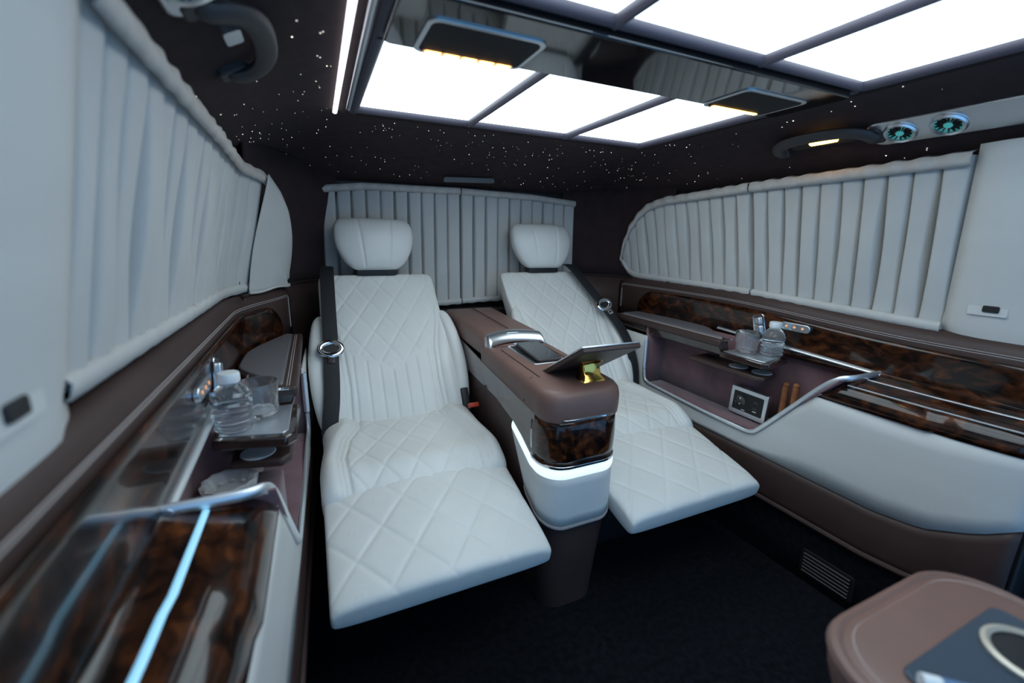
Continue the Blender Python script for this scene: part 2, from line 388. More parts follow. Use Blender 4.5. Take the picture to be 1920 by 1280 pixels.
# rounded rear flap on the ashtray side: smooth cloth with a few folds
t = thing('curtain_flap', 'smooth rounded cream curtain flap ending at the rear pillar', 'curtain', (-.75, 1.62, .85))
rows = []
for u in frange(0, 1, 40):
    y = lerp(1.47, 1.715, u); row = []
    for v in frange(0, 1, 24):
        zt = interp([(0, 1.18), (.25, 1.14), (.5, 1.085), (.75, 1.01), (.9, .955), (1, .915)], u); zb = .846 - .003 * math.sin(u * 9)
        z = lerp(zb, zt, v); x = wallx(-1, y, z) - .040 - .010 * math.sin(PI * u) - .007 * math.sin(6 * (1 - u) * (1 - v) + 2 * v) * (1 - u) - .006 * math.sin(14 * v + 9 * u) * ss(.6, 0, v) * u
        row.append((-x, y, z))
    rows.append(row)
sheet('cloth', rows, 'curtain', t, .002)
tube('hem', [(r_[0][0] + .001, r_[0][1], r_[0][2]) for r_ in rows], .004, 'curtain', t, 6)
# rear window curtains (two panels)
def rear_curtain(label, x0, x1, n_pl, seed):
    rnd = random.Random(seed); t = thing('rear_curtain', label, 'curtain', ((x0 + x1) / 2, YR - .03, .73))
    nu = n_pl * 30; nv = 20; rows = []; A = [rnd.uniform(.5, 1.3) for _ in range(n_pl + 1)]
    zt = lambda x: interp([(-.56, 1.193), (-.40, 1.212), (0, 1.216), (.35, 1.208), (.59, 1.190)], x)
    zb = lambda x: .722 + .006 * math.sin(x * 9)
    band = []; hem = []
    for i in range(nu + 1):
        u = i / nu; k = min(n_pl - 1, int(u * n_pl)); p = u * n_pl - k; x = lerp(x0, x1, u); row = []
        for j in range(nv + 1):
            v = j / nv; z = lerp(zb(x), zt(x), v); q = abs(2 * p - 1)
            B_ = (A[k] if p < .5 else A[k + 1]); w_ = .0014 + .0030 * B_ * math.sin(PI * min(1, .1 + .8 * v))
            h = -.030 * B_ * math.exp(-((1 - q) * (x1 - x0) / n_pl / 2 / w_) ** 2) - .006 * q ** 4 + .010 * (p - .5)
            row.append((x + .02 * (x - .02) * (1 - v), YR - .036 - h, z))
        rows.append(row)
        wv = .003 * math.sin(u * n_pl * 6.28)
        band.append([(x, YR - .040 - wv, zt(x) - .022), (x, YR - .047 - wv, zt(x) - .008), (x, YR - .043, zt(x) + .004), (x, YR - .02, zt(x) + .008)])
        hem.append([(x * 1.02, YR - .02, zb(x) - .004), (x * 1.02, YR - .046, zb(x) - .002 + wv * .5), (x * 1.02, YR - .044, zb(x) + .022)])
    sheet('cloth', rows, 'curtain', t); sheet('heading_band', band, 'curtain_band', t, .002); sheet('hem', hem, 'curtain', t, .002)
rear_curtain('pleated cream rear window curtain behind the headrest of the seat on the ashtray side', -.553, .004, 10, 21)
rear_curtain('pleated cream rear window curtain behind the headrest of the seat on the socket side', .010, .588, 10, 25)

# cream leather pillar panels with switch plate
for s in (-1, 1):
    t = thing('pillar_panel', 'smooth cream leather door pillar panel with a black switch, beside the %s' % ('crystal ashtray side curtain' if s < 0 else 'power socket side curtain'), 'pillar panel', (s * .82, .4, .80), 'cream pillar panels')
    zb0 = .785
    rows = []
    for y in frange(-.02, .533 if s < 0 else .530, 26):
        rows.append([])
        for z in [zb0 - .01] + frange(zb0, 1.235, 14):
            yy = y + ((-.09 * (z - .86) * ss(.3, .53, y)) if s < 0 else -.055 * (z - .80) * ss(.3, .54, y))
            cr = .012 * (1 - ss(.48, .545, y)) + .006
            lowr = .02 * (1 - ss(zb0 - .012, zb0 + .02, z))
            rows[-1].append((s * (wallx(s, y, z) - .012 - cr + lowr), yy, z - (.0 if y < .45 else -.035 * ss(.45, .55, y) * (1 - ss(.78, .9, z)))))
    sheet('panel', rows, 'cream_panel', t, .006)
    yy, zz = (.449, .880) if s > 0 else (.426, .890); xx = wallx(s, yy, zz) - .012 - .018
    fn = lambda a, b, h: (s * (xx - h - .02 * 0), yy + a, zz + b)
    pl = prism('switch_plate', rrect(.034, .0165, .004, 3), fn, -.003, .004, 'cream_panel', t, .001)
    prism('switch', rrect(.014, .0075, .003, 3, -.006), fn, .0, .0075, 'black_plastic', pl, .001)

# ================================================================== SIDE TRIMS
def xin(y, z=.5):   # inner face of the trim
    return .655 + .038 * (1.37 - y) + (.9 * max(0, .42 - y) ** 2) + .02 * max(0, .35 - z)
def side_trim(s):
    m_ = lambda x, y, z: (s * x, y, z)
    lab = 'side wall trim with wood inlay, cream panel and suede niche holding ' + ('a crystal ashtray' if s < 0 else 'a power socket')
    T = thing('side_trim', lab, 'trim panel', (s * .72, .9, 0), 'side wall trims')
    YE = 1.70 if s < 0 else 1.74
    ys = frange(-.02 if s < 0 else .27, YE, 40)
    bx = lambda y: .803 - tx_(s, y) + .5 * max(0, .36 - y) ** 2
    # leather belt: window ledge rolling down behind the wood
    zofs = lambda y: (-.03 * ss(1.2, .5, y) if s > 0 else 0)
    sheet('belt_leather', [[m_(bx(y) + .07, y, .838 + zofs(y)), m_(bx(y) + .035, y, .842 + zofs(y)), m_(bx(y) + .018, y, .838 + zofs(y)), m_(bx(y) + .006, y, .822 + zofs(y)), m_(bx(y), y, .80 + zofs(y)), m_(bx(y) + .002, y, .74), m_(bx(y) + .003, y, .66)] for y in ys], 'brown_leather', T, .004)
    for d in (0, .005):
        tube('stitch_line', [m_(bx(y) - .0022 + .001, y, .812 - d + zofs(y)) for y in frange(ys[0], YE - .05, 34)] + smooth_path([m_(bx(YE - .05) - .001, YE - .05, .812 - d), m_(bx(YE - .02 - d) - .001, YE - .02 - d, .812 - d), m_(bx(YE - .02 - d) - .001, YE - .02 - d, .78), m_(bx(YE - .02 - d) - .001, YE - .02 - d, .70)], 2), .0011, 'stitch', T, 5)
    # burl wood inlay
    def zwt(y): return (.795 + zofs(y)) if y < 1.50 else .70 + math.sqrt(max(0, .095 ** 2 - (y - 1.50) ** 2))
    wy = frange(max(ys[0], .10), 1.50, 40) + [1.50 + .095 * math.sin(a) for a in frange(.08, PI / 2 - .02, 14)]
    sheet('wood_inlay', [[m_(bx(y) - .004 - .005 * q - .003 * math.sin(PI * min(1, q * 4)), y, lerp(.655, zwt(y), q)) for q in frange(0, 1, 9)] for y in wy], 'wood', T, .004)
    # polished wood ledge in front of the niche
    sec = [(.800, .690), (.797, .676), (.785, .668), (.765, .662), (.740, .656), (.712, .650), (.695, .640), (.684, .624), (.679, .606), (.679, .596)]
    rows = []
    yf = .04 if s < 0 else .285
    for a in frange(0, 1, 30):
        row = []
        for i, (x, z) in enumerate(sec):
            q = i / (len(sec) - 1); y = lerp(lerp(.622, .655, min(1, q * 1.4)) + .045 * ss(.7, 1, q), yf, a)
            o_ = xin(y, .6) - xin(.65, .6); w_ = ss(.0, .5, q)
            row.append(m_(x + (bx(y) - .803) * (1 - w_) + o_ * w_ * (1 if y < .45 else .3), y, z))
        rows.append(row)
    sheet('wood_ledge', rows, 'wood', T, .004)
    for (x, z, r_) in ((.752, .661, .0046 if s < 0 else .0042), (.700, .6455, .0018))[:1 if s < 0 else 2]:
        pts = [m_(x + (xin(y, .6) - xin(.65, .6)) * (.5 if y < .45 else .15), y, z) for y in frange(.622 if x > .72 else .64, yf + .005, 24)]
        tube('ambient_light_line' if s < 0 else 'metal_line', pts, 0, 'led_line' if s < 0 else 'frame_silver', T, 8, flat=(r_, .0022))
    # cream lower panel
    zct = [(-1, .600), (.30, .604), (.50, .598), (.705, .606), (.868, .412), (1.10, .408), (1.376, .432), (1.378, .628), (1.62, .632)]
    zcb = [(.05, .47), (.27, .445), (.33, .40), (.42, .356), (.52, .342), (1.0, .352), (1.62, .358)]
    cy = sorted(set([round(y, 4) for y in frange(.04 if s < 0 else .275, 1.62, 60)] + [.705, .868, 1.376, 1.378]))
    sheet('cream_panel', [[m_(xin(y, z), y, z) for z in frange(interp(zcb, y), interp(zct, y), 6)] for y in cy], 'cream_panel', T, .006)
    # brown kick panel with piping
    zkb = [(.05, .30), (.27, .275), (.33, .245), (.42, .215), (.52, .205), (1.62, .215)]
    sheet('kick_panel', [[m_(xin(y, z) + .003 - .006 * math.sin(PI * q), y, z) for q, z in [(q, lerp(interp(zkb, y), interp(zcb, y), q)) for q in frange(0, 1, 7)]] for y in cy], 'brown_leather', T, .006)
    tube('piping', [m_(xin(y, interp(zkb, y)) - .003, y, interp(zkb, y) + .002) for y in cy], .0075, 'brown_leather', T, 8)
    sheet('carpet_skirt', [[m_(xin(y, z) + .014 + .01 * (1 - z / .25), y, z) for z in (0, .1, .2, .31)] for y in cy], 'carpet', T, .004)
    # front edge of the trim
    if s > 0: sheet('end_cap', [[m_(xin(.275, z) + d, .27, z) for d in (.0, .03, .09)] for z in frange(0.0, .66, 8)], 'black_plastic', T, .004)
    # suede lined niche
    nb = lambda y: .76 + .075 * ss(.96, .90, y)
    N_ = sheet('niche_back', [[m_(nb(y) - (.05 * ss(1.2, 1.45, y) if s < 0 else 0), y, z) for z in (.415, .5, .6, .69)] for y in frange(.63, 1.40, 30)], 'suede', T, .004)
    sheet('niche_floor', [[m_(x, y, .418 + .0 * x) for x in (xin(y), .70, .845)] for y in frange(.60, 1.40, 12)], 'suede', N_, .004)
    sheet('niche_end', [[m_(x, 1.385, z) for x in (.656, .72, .80)] for z in (.41, .55, .69)], 'suede', N_, .004)
    sheet('niche_front', [[m_(x, lerp(.875, .655, (z - .41) / .245) - .004, z) for x in (.672, .72, .845)] for z in (.41, .55, .66)], 'suede', N_, .004)
    if s < 0: box('niche_step', (s * .762, .810, .478), (.145, .28, .120), 'suede', N_, .006)
    # metal frame around the niche, then the strip along the wood
    fr = smooth_path([m_(.652, 1.376, .615), m_(.652, 1.376, .53), m_(.652, 1.376, .445), m_(.653, 1.35, .430), m_(.656, 1.30, .427), m_(.662, 1.10, .412), m_(.668, .93, .408), m_(.669, .868, .408), m_(.671, .835, .446), m_(.676, .75, .552), m_(.679, .685, .634), m_(.684, .650, .664), m_(.70, .632, .668), m_(.74, .625, .671), m_(.796, .618, .675)], 3)
    tube('niche_frame', fr, 0, 'frame_silver', T, 10, flat=(.0065, .0085))
    tube('upper_strip', resample([m_(bx(.62) - .010, .612, .673), m_(bx(1.0) - .010, 1.15, .698)], .05), 0, 'frame_silver', T, 10, flat=(.010, .006))
    return T
TL = side_trim(-1); TR = side_trim(1)
# floor vent on the socket side
t = thing('floor_vent', 'black slatted floor level air vent in the carpet skirt', 'air vent', (.70, .60, .04))
def FV(a, b, h):
    y = .598 + a; z = .072 + b; return Vector((xin(y, z) + .014 + .01 * (1 - z / .25) - .003 - h, y, z))
prism('frame', rrect(.072, .042, .010, 4), FV, -.001, .004, 'black_plastic', t, .001)
for i in range(6):
    tube('slat', [FV(-.062, -.030 + i * .012, .006), FV(.062, -.030 + i * .012, .006)], 0, 'dark_grey', t, 6, flat=(.0035, .0018))

# armrest shelves, trays and controls on both sides
def side_fit(s):
    m_ = lambda x, y, z: (s * x, y, z); side = 'ashtray' if s < 0 else 'power socket'
    ro = lambda y: .798 - tx_(s, y)
    A = thing('armrest_shelf', 'leather topped armrest shelf along the wood inlay on the %s side' % side, 'armrest', (s * .72, 1.3, .63))
    yb = frange(1.022, 1.60, 16)
    inner = [(.655 - .0 * y, y) for y in yb]; outer = [(ro(y) - .004 - (.10 * ss(1.22, 1.0, y)), y) for y in reversed(yb)]
    pl = inner + outer
    prism('body', pl, lambda a, b, t_: m_(a + (.012 if t_ < .65 else 0), b, t_), .632, .676, 'gloss_brown', A, .006)
    prism('edge_pad', [(a - .004 if i < len(inner) else a, b) for i, (a, b) in enumerate(pl)], lambda a, b, t_: m_(a, b, t_), .664, .690, 'console_leather' if False else 'brown_leather', A, .008, 4)
    p2 = [(a + (.026 if i < len(inner) else -.004), lerp(1.3, b, .93)) for i, (a, b) in enumerate(pl)]
    prism('top_pad', p2, lambda a, b, t_: m_(a, b, t_), .684, .6955, 'ceiling_sheen_leather', A, .005, 3)
    for d in (.013, .018): tube('stitch_line', [m_(.655 + d, y, .6912) for y in frange(1.03, 1.57, 12)] , .0011, 'stitch', A, 5)
    tube('metal_edge', smooth_path([m_(.668, 1.018, .688), m_(.69, 1.017, .689), m_(.705, 1.018, .689)], 1), .003, 'chrome', A, 6)
    C = thing('cup_tray', 'two tier pull-out cup tray with a metal top on the %s side' % side, 'tray', (s * .72, .95, .59))
    pu = [(.650, 1.016), (.652, .862), (.668, .842), (.790, .868), (.792, 1.016)]
    prism('upper_plate', pu, lambda a, b, t_: m_(a, b, t_), .632, .652, 'gloss_brown', C, .004)
    pi_ = [(.664, 1.012), (.666, .874), (.674, .862), (.782, .884), (.784, 1.012)]
    prism('metal_top', pi_, lambda a, b, t_: m_(a, b, t_), .650, .6535, 'silver_plate', C, .001)
    plw = [(.662, 1.16), (.664, .882), (.682, .862), (.770, .884), (.772, 1.16)]
    prism('lower_plate', plw, lambda a, b, t_: m_(a, b, t_), .582, .600, 'brown_leather', C, .006)
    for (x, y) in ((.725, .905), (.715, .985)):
        lathe('hole_light_disc', [(.0, .0), (.030, .0), (.031, .0015), (.030, .003), (.0, .003)], m_(x, y, .5995), 'white_plastic', C, 28)  # white discs stand in for light falling through the cup holes
    box('support', m_(.765, 1.06, .614), (.03, .10, .04), 'gloss_brown', C, .003)
    # bottle and tumbler
    bc = Vector(m_(.757, .905, .654))
    B = thing('water_bottle', 'small clear plastic water bottle with white cap on the tray, %s side' % side, 'bottle', tuple(bc), 'small water bottles on the trays')
    R_ = .034; prof = [(.0, .0), (.024, .0), (.029, .004), (R_, .010)]
    for i in range(4): z = .012 + i * .0115; prof += [(R_, z), (R_ - .0042, z + .0035), (R_ - .0042, z + .0055), (R_, z + .009)]
    prof += [(R_, .062), (R_ - .001, .069), (.028, .080), (.020, .089), (.0145, .094), (.0140, .099), (0, .099)]
    lathe('body', prof, bc, 'water', B, 32)
    lathe('neck_ring', [(.0145, .093), (.0170, .094), (.0170, .096), (.0145, .097)], bc, 'glass', B, 28)
    lathe('cap', [(.0, .097), (.0178, .097), (.0182, .099), (.0182, .112), (.0165, .1145), (.0, .115)], bc, 'white_plastic', B, 40, rad=lambda j, n, r_, z: r_ * (1 + (.03 if j % 2 else 0)))
    gc = Vector(m_(.722, .972, .654))
    G = thing('tumbler', 'cut glass tumbler standing on the tray beside the bottle, %s side' % side, 'glass', tuple(gc), 'tumblers on the trays')
    facet = lambda j, n, r_, z: r_ * (1 + (.025 if (j % 4 in (0, 1)) and .006 < z < .032 else 0))
    lathe('bowl', [(0, 0), (.030, 0), (.033, .003), (.035, .008), (.0355, .03), (.0365, .034), (.0385, .070), (.0378, .071), (.0365, .070), (.0345, .036), (.0325, .012), (0, .010)], gc, 'glass', G, 48, rad=facet)
    # controls on the wood inlay
    xw = lambda y: ro(y) - .004
    fn = lambda cy_, cz: (lambda a, b, h: m_(xw(cy_) - h + .25 * b * 0, cy_ + a, cz + b))
    K = thing('light_control', 'oval silver control with three amber lit icons on the wood, %s side' % side, 'control panel', m_(xw(.862), .862, .758), 'oval light controls')
    prism('plate', rrect(.048, .0125, .0120, 6), fn(.862, .757), .0, .010, 'satin_silver', K, .002)
    for i in (-1, 0, 1):
        c = Vector(fn(.862, .757)(i * .026, 0, .0105)); 
        lathe('icon', [(0, 0), (.0038, 0), (.0038, .0008), (0, .0008)], c, 'led_amber', K, 12, axis=Matrix(((0, 0, -s), (0, 1, 0), (1, 0, 0))))
    H = thing('release_handle', 'tilted chrome release handle on the wood inlay, %s side' % side, 'handle', m_(xw(1.0), .99, .735), 'chrome release handles')
    ang = .28
    def HF(a, b, h):
        return m_(xw(.985) - h, .985 + a * math.cos(ang) + b * math.sin(ang), .735 + b * math.cos(ang) - a * math.sin(ang))
    prism('backplate', rrect(.022, .044, .010, 5), HF, .0, .006, 'chrome', H, .002)
    prism('upper_key', rrect(.011, .012, .005, 4, 0, .020), HF, .005, .014, 'satin_silver', H, .003)
    prism('lower_key', rrect(.011, .016, .006, 4, 0, -.012), HF, .005, .014, 'satin_silver', H, .003)
side_fit(-1); side_fit(1)

# power socket standing in the niche, two cigars, crystal ashtray
t = thing('power_socket', 'metal framed black power and charging socket plate in the suede niche', 'socket', (.74, .942, .425))
lean = .10
SF = lambda a, b, h: Vector((.738 + lean * b * .6 - h, .942 + a, .4265 + b))
prism('frame', rrect(.070, .049, .006, 4, 0, .049), SF, -.006, .010, 'satin_silver', t, .002)
prism('face', rrect(.056, .033, .003, 3, 0, .050), SF, .006, .0112, 'black_plastic', t)
axs = Matrix(((0, 0, -1), (0, 1, 0), (1, 0, 0)))
lathe('round_outlet', [(.019, 0), (.021, 0), (.021, .002), (.019, .002), (.018, .0005), (0, .0005)], SF(.028, .050, .0112), 'gloss_black', t, 28, axis=axs)
for dz in (.010, -.010): lathe('contact', [(0, 0), (.003, 0), (.003, .001), (0, .001)], SF(.028, .050 + dz, .012), 'chrome', t, 12, axis=axs)
for b in (.062, .040): prism('usb_port', rrect(.008, .0035, .002, 3, -.030, b), SF, .011, .0122, 'dark_grey', t)
prism('port_mark', rrect(.007, .0012, .001, 2, -.030, .030), SF, .011, .0122, 'white_plastic', t)
prism('port_mark', rrect(.007, .0012, .001, 2, .012, .022), SF, .011, .0122, 'white_plastic', t)
for i, (y, z) in enumerate(((.838, .575), (.806, .582))):
    c = tube('cigar', smooth_path([(.755, y, .4215), (.756, y, z - .018), (.757, y, z - .006), (.757, y, z)], 2), .0095, 'cigar', None, 14)
    c2 = c; tag(c, ('brown upright cigar in the niche, the one next to the power socket', 'brown upright cigar in the niche, the one next to the wood ledge')[i], 'cigar', 'cigars in the niche')
    lathe('tip', [(.0095, 0), (.0085, .004), (.005, .0075), (0, .0085)], (.757, y, z - .0003), 'cigar', c, 14)
ac = Vector((-.772, .872, .5395))
t = thing('ashtray', 'cut crystal ashtray in the suede niche below the tray', 'ashtray', tuple(ac))
octo = lambda j, n, r_, z: r_ * (.93 + .09 * (j % 2))
lathe('dish', [(0, 0), (.034, 0), (.040, .004), (.046, .022), (.047, .030), (.043, .032), (.038, .030), (.030, .012), (0, .009)], ac, 'crystal', t, 24, rad=octo)
for ch in t.children: ch.data.polygons.foreach_set('use_smooth', [False] * len(ch.data.polygons))
for i in range(8):
    a = 2 * PI * i / 8
    lathe('facet', [(0, -.004), (.005, 0), (0, .004)], ac + Vector((.026 * math.cos(a), .026 * math.sin(a), .0165)), 'crystal', t, 6)

# ================================================================== SEATS
def edge(t, n): return max(0., 1 - abs(t) ** n) ** (1. / n)
def tsamp(n, n_e=9, band=.12):
    """-1..1 samples with a dense edge band"""
    e = [1 - band * (1 - math.sin(PI / 2 * i / n_e)) for i in range(1, n_e + 1)]
    core = frange(-1 + band, 1 - band, n); return [-x for x in reversed(e)] + core + e
def pad(name, Wf, L, T, Tb, fn, m, parent, nu=60, nv=60, det=None, n=5., corner=.12, nc=2.5):
    us = tsamp(nu); vs = tsamp(nv); top = []; bot = []
    for v in vs:
        l = v * L / 2
        cr = 1.
        if abs(v) > 1 - corner:
            q = (abs(v) - (1 - corner)) / corner; cr = 1 - (corner * L / 2 / Wf(v)) * (1 - max(0, 1 - q ** nc) ** (1 / nc)) * .55
        rt = []; rb = []
        for u in us:
            x = Wf(v) * u * cr; e = (edge(u, n) * edge(v, n))
            h = T * e + (det(x, l, u, v) * e if det else 0)
            rt.append(fn(x, l, h)); rb.append(fn(x, l, -Tb * e))
        top.append(rt); bot.append(rb)
    k = len(us); n_ = len(vs); V = [p for r_ in top for p in r_]; idx = {}
    F = [(i * k + j, i * k + j + 1, (i + 1) * k + j + 1, (i + 1) * k + j) for i in range(n_ - 1) for j in range(k - 1)]
    off = len(V)
    # coarse underside sharing the rim
    for i in range(n_):
        for j in range(k):
            if i in (0, n_ - 1) or j in (0, k - 1): idx[i, j] = i * k + j
            else: idx[i, j] = len(V); V.append(bot[i][j])
    F += [(idx[i, j], idx[i + 1, j], idx[i + 1, j + 1], idx[i, j + 1]) for i in range(n_ - 1) for j in range(k - 1)]
    return mesh_obj(name, V, F, m, parent)
def groove(d, w, g): return -g * math.exp(-(d / w) ** 2)
def near_int(a): return abs(a - round(a))
def quilt(x, l, dx, dl, g=.0024, w=.0032):
    a = x / dx + l / dl; b = x / dx - l / dl
    sc = 1 / math.sqrt(1 / dx ** 2 + 1 / dl ** 2)
    da, db = near_int(a) * sc, near_int(b) * sc
    d = min(da, db)
    puff = .0028 * min(1, (da * db) / (sc * .25) ** 2) ** .5
    # embossed ring in the middle of each diamond
    ca, cb = a - math.floor(a) - .5, b - math.floor(b) - .5
    px, pl_ = (ca + cb) / 2 * dx, (ca - cb) / 2 * dl
    rr = math.hypot(px, pl_)
    ring = .0009 * math.exp(-((rr - .0065) / .0016) ** 2)
    return groove(d, w, g) + puff * .5 + ring
def make_seat(cx, s, label):
    """s: outboard direction (-1 / +1)"""
    S = thing('recliner_seat', label, 'seat', (cx, 1.25, 0), 'reclined cream seats')
    # --- backrest
    b0 = Vector((cx, 1.355, .415)); top = Vector((cx, 1.745, .868)); ax = (top - b0); Lb = ax.length; ax.normalize(); nr = Vector((0, -ax.z, ax.y))
    mid = (b0 + top) / 2
    fb = lambda x, l, h: mid + Vector((x, 0, 0)) + ax * l + nr * (h - .030)
    Wb = lambda v: .218 - .006 * v + .012 * ss(-.2, -.9, v)
    def seam_x(v): return interp([(-1, .150), (-.5, .145), (-.1, .152), (.25, .178), (.55, .192), (1, .188)], v)
    def det(x, l, u, v):
        sx = seam_x(v); d = abs(x) - sx; h = 0
        h += groove(d, .0035, .007) + groove(d - .017, .003, .004)
        if d < 0:
            if v > -.30 + .25 * abs(x) / .15: h += quilt(x, l + .02, .088, .135) * ss(0, .01, -d)
            elif v > -.36 + .25 * abs(x) / .15: pass
            else: h += groove(near_int((x + .0) / .042) * .042, .003, .0035) * ss(0, .008, -d)
        else: h += .016 * ss(0, .05, d)
        h += .012 * math.cos(PI * (v + .35) * .8)
        h -= .010 * (1 - (x / .22) ** 2)
        return h
    pad('backrest', Wb, Lb + .03, .046, .055, fb, 'cream_leather', S, 110, 120, det, 5., .14)
    # side bolsters
    for q in (-1, 1):
        def fbo(x, l, h, q=q):
            v = l / .215; c = .228 - .012 * v * v - (.022 if (q == -s and s > 0) else 0)
            return mid + Vector((q * (c + x * .8 + .3 * h * 0), 0, 0)) + ax * (l - .085) + nr * (h + .004 - .014 * v * v) + Vector((q * .010 * (1 - v * v), 0, 0))
        pad('side_bolster', lambda v: .033 - .008 * v * v, .43, .034, .055, fbo, 'cream_leather', S, 18, 50, None, 2.6, .25)
        tube('piping', [fbo(-.010 if q > 0 else .010, l, .0345 - .012 * (l / .2) ** 2) if False else mid + Vector((q * (.2495 - (.022 if (q == -s and s > 0) else 0) - .016 * (l / .215) ** 2), 0, 0)) + ax * (l - .085) + nr * (.026 - .024 * (l / .215) ** 2) for l in frange(-.19, .19, 20)], .0013, 'piping', S, 5)
    # --- headrest
    hc = Vector((cx, 1.765, .985)); ha = Vector((0, .22, .975)).normalized(); hn = Vector((0, -ha.z, ha.y))
    fh = lambda x, l, h: hc + Vector((x, 0, 0)) + ha * l + hn * (h - .012 * (x / .14) ** 2 - .016 * (l / .09) ** 2 * (1 if l > 0 else .3))
    Wh = lambda v: .147 * (1 - (.40 * ((.3 - v) / 1.3) ** 1.9 if v < .3 else .07 * ((v - .3) / .7) ** 2))
    def deth(x, l, u, v):
        d = abs(x) - (.043 + .018 * (v + 1) / 2)
        return groove(d, .003, .006) + .003 * math.cos(PI * x / .16)
    H = pad('headrest', Wh, .198, .040, .045, fh, 'cream_leather', S, 60, 40, deth, 3.2, .42, 2.2)
    pp = [fh(Wh(v) * u, v * .099, .0) for u, v in []]
    for q in (-1, 1): tube('headrest_post', [hc + Vector((q * .06, .015, -.075)), hc + Vector((q * .06, .0, -.14))], .006, 'chrome', S, 10)
    box('headrest_bracket', (cx, 1.775, .880), (.15, .05, .03), 'black_plastic', S, .006)
    # --- cushion
    c0 = Vector((cx, 1.228, .418))
    ca = Vector((0, 1, .035)).normalized(); cn = Vector((0, -ca.z, ca.y))
    fc = lambda x, l, h: c0 + Vector((x, 0, 0)) + ca * l + cn * (h - .035) + Vector((0, 0, -.022 * ss(-.10, -.20, l)))
    Wc = lambda v: .238 + .012 * ss(.2, -.6, v)
    def detc(x, l, u, v):
        sx = interp([(-1, .178), (-.4, .185), (.1, .165), (.45, .130), (1, .128)], v); d = abs(x) - sx; h = 0
        h += groove(d, .0035, .0055) + groove(d - .013, .0028, .004) + groove(d - .024, .0028, .003)
        if d < 0: h += quilt(x, l, .090, .130, .0025, .0036) * ss(0, .012, -d) - .010 * ss(0, .06, -d)
        else: h += .026 * ss(0, .05, d)
        return h
    pad('cushion', Wc, .40, .056, .075, fc, 'cream_leather', S, 110, 100, detc, 4., .2)
    # --- legrest
    l0 = Vector((cx, 1.080, .390)); l1 = Vector((cx, .766, .316)); la = (l0 - l1); Ll = la.length; la.normalize(); ln = Vector((0, -la.z, la.y)); lm_ = (l0 + l1) / 2
    fl_ = lambda x, l, h: lm_ + Vector((x, 0, 0)) + la * l + ln * (h - .036)
    def detl(x, l, u, v): return quilt(x, l, .124, .155, .0019, .0042) + .006 * (1 - u * u)
    pad('legrest', lambda v: .246, Ll + .02, .040, .036, fl_, 'cream_leather', S, 110, 90, detl, 6., .10)
    # --- base and side shields
    box('seat_base', (cx, 1.26, .17), (.38, .46, .34), 'black_plastic', S, .02)
    box('legrest_mount', (cx, 1.0, .30), (.26, .22, .06), 'black_plastic', S, .01)
    # buckle on the console side
    bq = Vector((cx - s * .228, 1.335, .470))
    K = box('buckle_stalk', bq + Vector((-s * .0, .03, -.01)), (.026, .016, .09), 'black_plastic', S, .004, Matrix.Rotation(-.5, 3, 'X'))
    box('buckle_release', bq + Vector((-s * .006, -.035, -.004)), (.034, .022, .016), 'red', K, .003, Matrix.Rotation(-.5, 3, 'X'))
    return mid, ax, nr
fr = make_seat(-.377, -1, 'cream quilted reclining seat with raised legrest beside the ashtray niche')
fr2 = make_seat(.352, 1, 'cream quilted reclining seat with raised legrest beside the power socket niche')
# seat belts
def belt(s, label, pts, plate_i):
    pts = [Vector(p) for p in pts]; B = thing('seat_belt', label, 'seat belt', tuple(pts[-1]), 'black seat belts')
    sp = smooth_path(pts, 3); up = Vector((0, -.76, .65))
    tube('webbing', sp, 0, 'belt', B, 8, flat=(.0235, .0018), up=up)
    p = sp[plate_i]; d = (sp[plate_i + 1] - sp[plate_i]).normalized(); sd = d.cross(up).normalized(); u_ = sd.cross(d).normalized()
    P = lambda a, b, h: p + sd * a + d * b + u_ * h
    # oval ring of the latch plate, tongue below it
    ring = [P(.033 * math.cos(a) , .024 * math.sin(a), .006) for a in frange(0, 2 * PI, 33)[:-1]]
    R_ = tube('latch_plate', ring, 0, 'chrome', B, 10, closed=True, flat=(.009, .005), up=u_)
    prism('slot', [(.026 * math.cos(a), .016 * math.sin(a)) for a in frange(0, 2 * PI, 25)[:-1]], P, .002, .0045, 'black_plastic', R_)
    prism('tongue', rrect(.011, .014, .003, 3, 0, .038), P, .003, .006, 'chrome', B)
    prism('tongue_hole', rrect(.006, .005, .001, 2, 0, .041), P, .0055, .0068, 'black_plastic', B)
mid, ax, nr = fr
def on_back(cx, mid, x, l, h): return Vector((cx + x, mid.y, mid.z)) + ax * l + nr * h
belt(-1, 'black seat belt with chrome latch plate hanging straight down beside the ashtray niche',
     [on_back(-.377, mid, -.178, .345, -.005), on_back(-.377, mid, -.180, .31, .038), on_back(-.377, mid, -.186, .15, .052), on_back(-.377, mid, -.192, -.05, .056), on_back(-.377, mid, -.200, -.20, .054), on_back(-.377, mid, -.214, -.28, .040), on_back(-.377, mid, -.218, -.33, .01)], 27)
belt(1, 'black seat belt with chrome latch plate slanting down towards the power socket niche',
     [on_back(.352, mid, .125, .345, -.005), on_back(.352, mid, .128, .31, .036), on_back(.352, mid, .165, .17, .052), on_back(.352, mid, .215, .03, .062), on_back(.352, mid, .252, -.08, .060), on_back(.352, mid, .262, -.20, .030), on_back(.352, mid, .262, -.28, -.02)], 25)

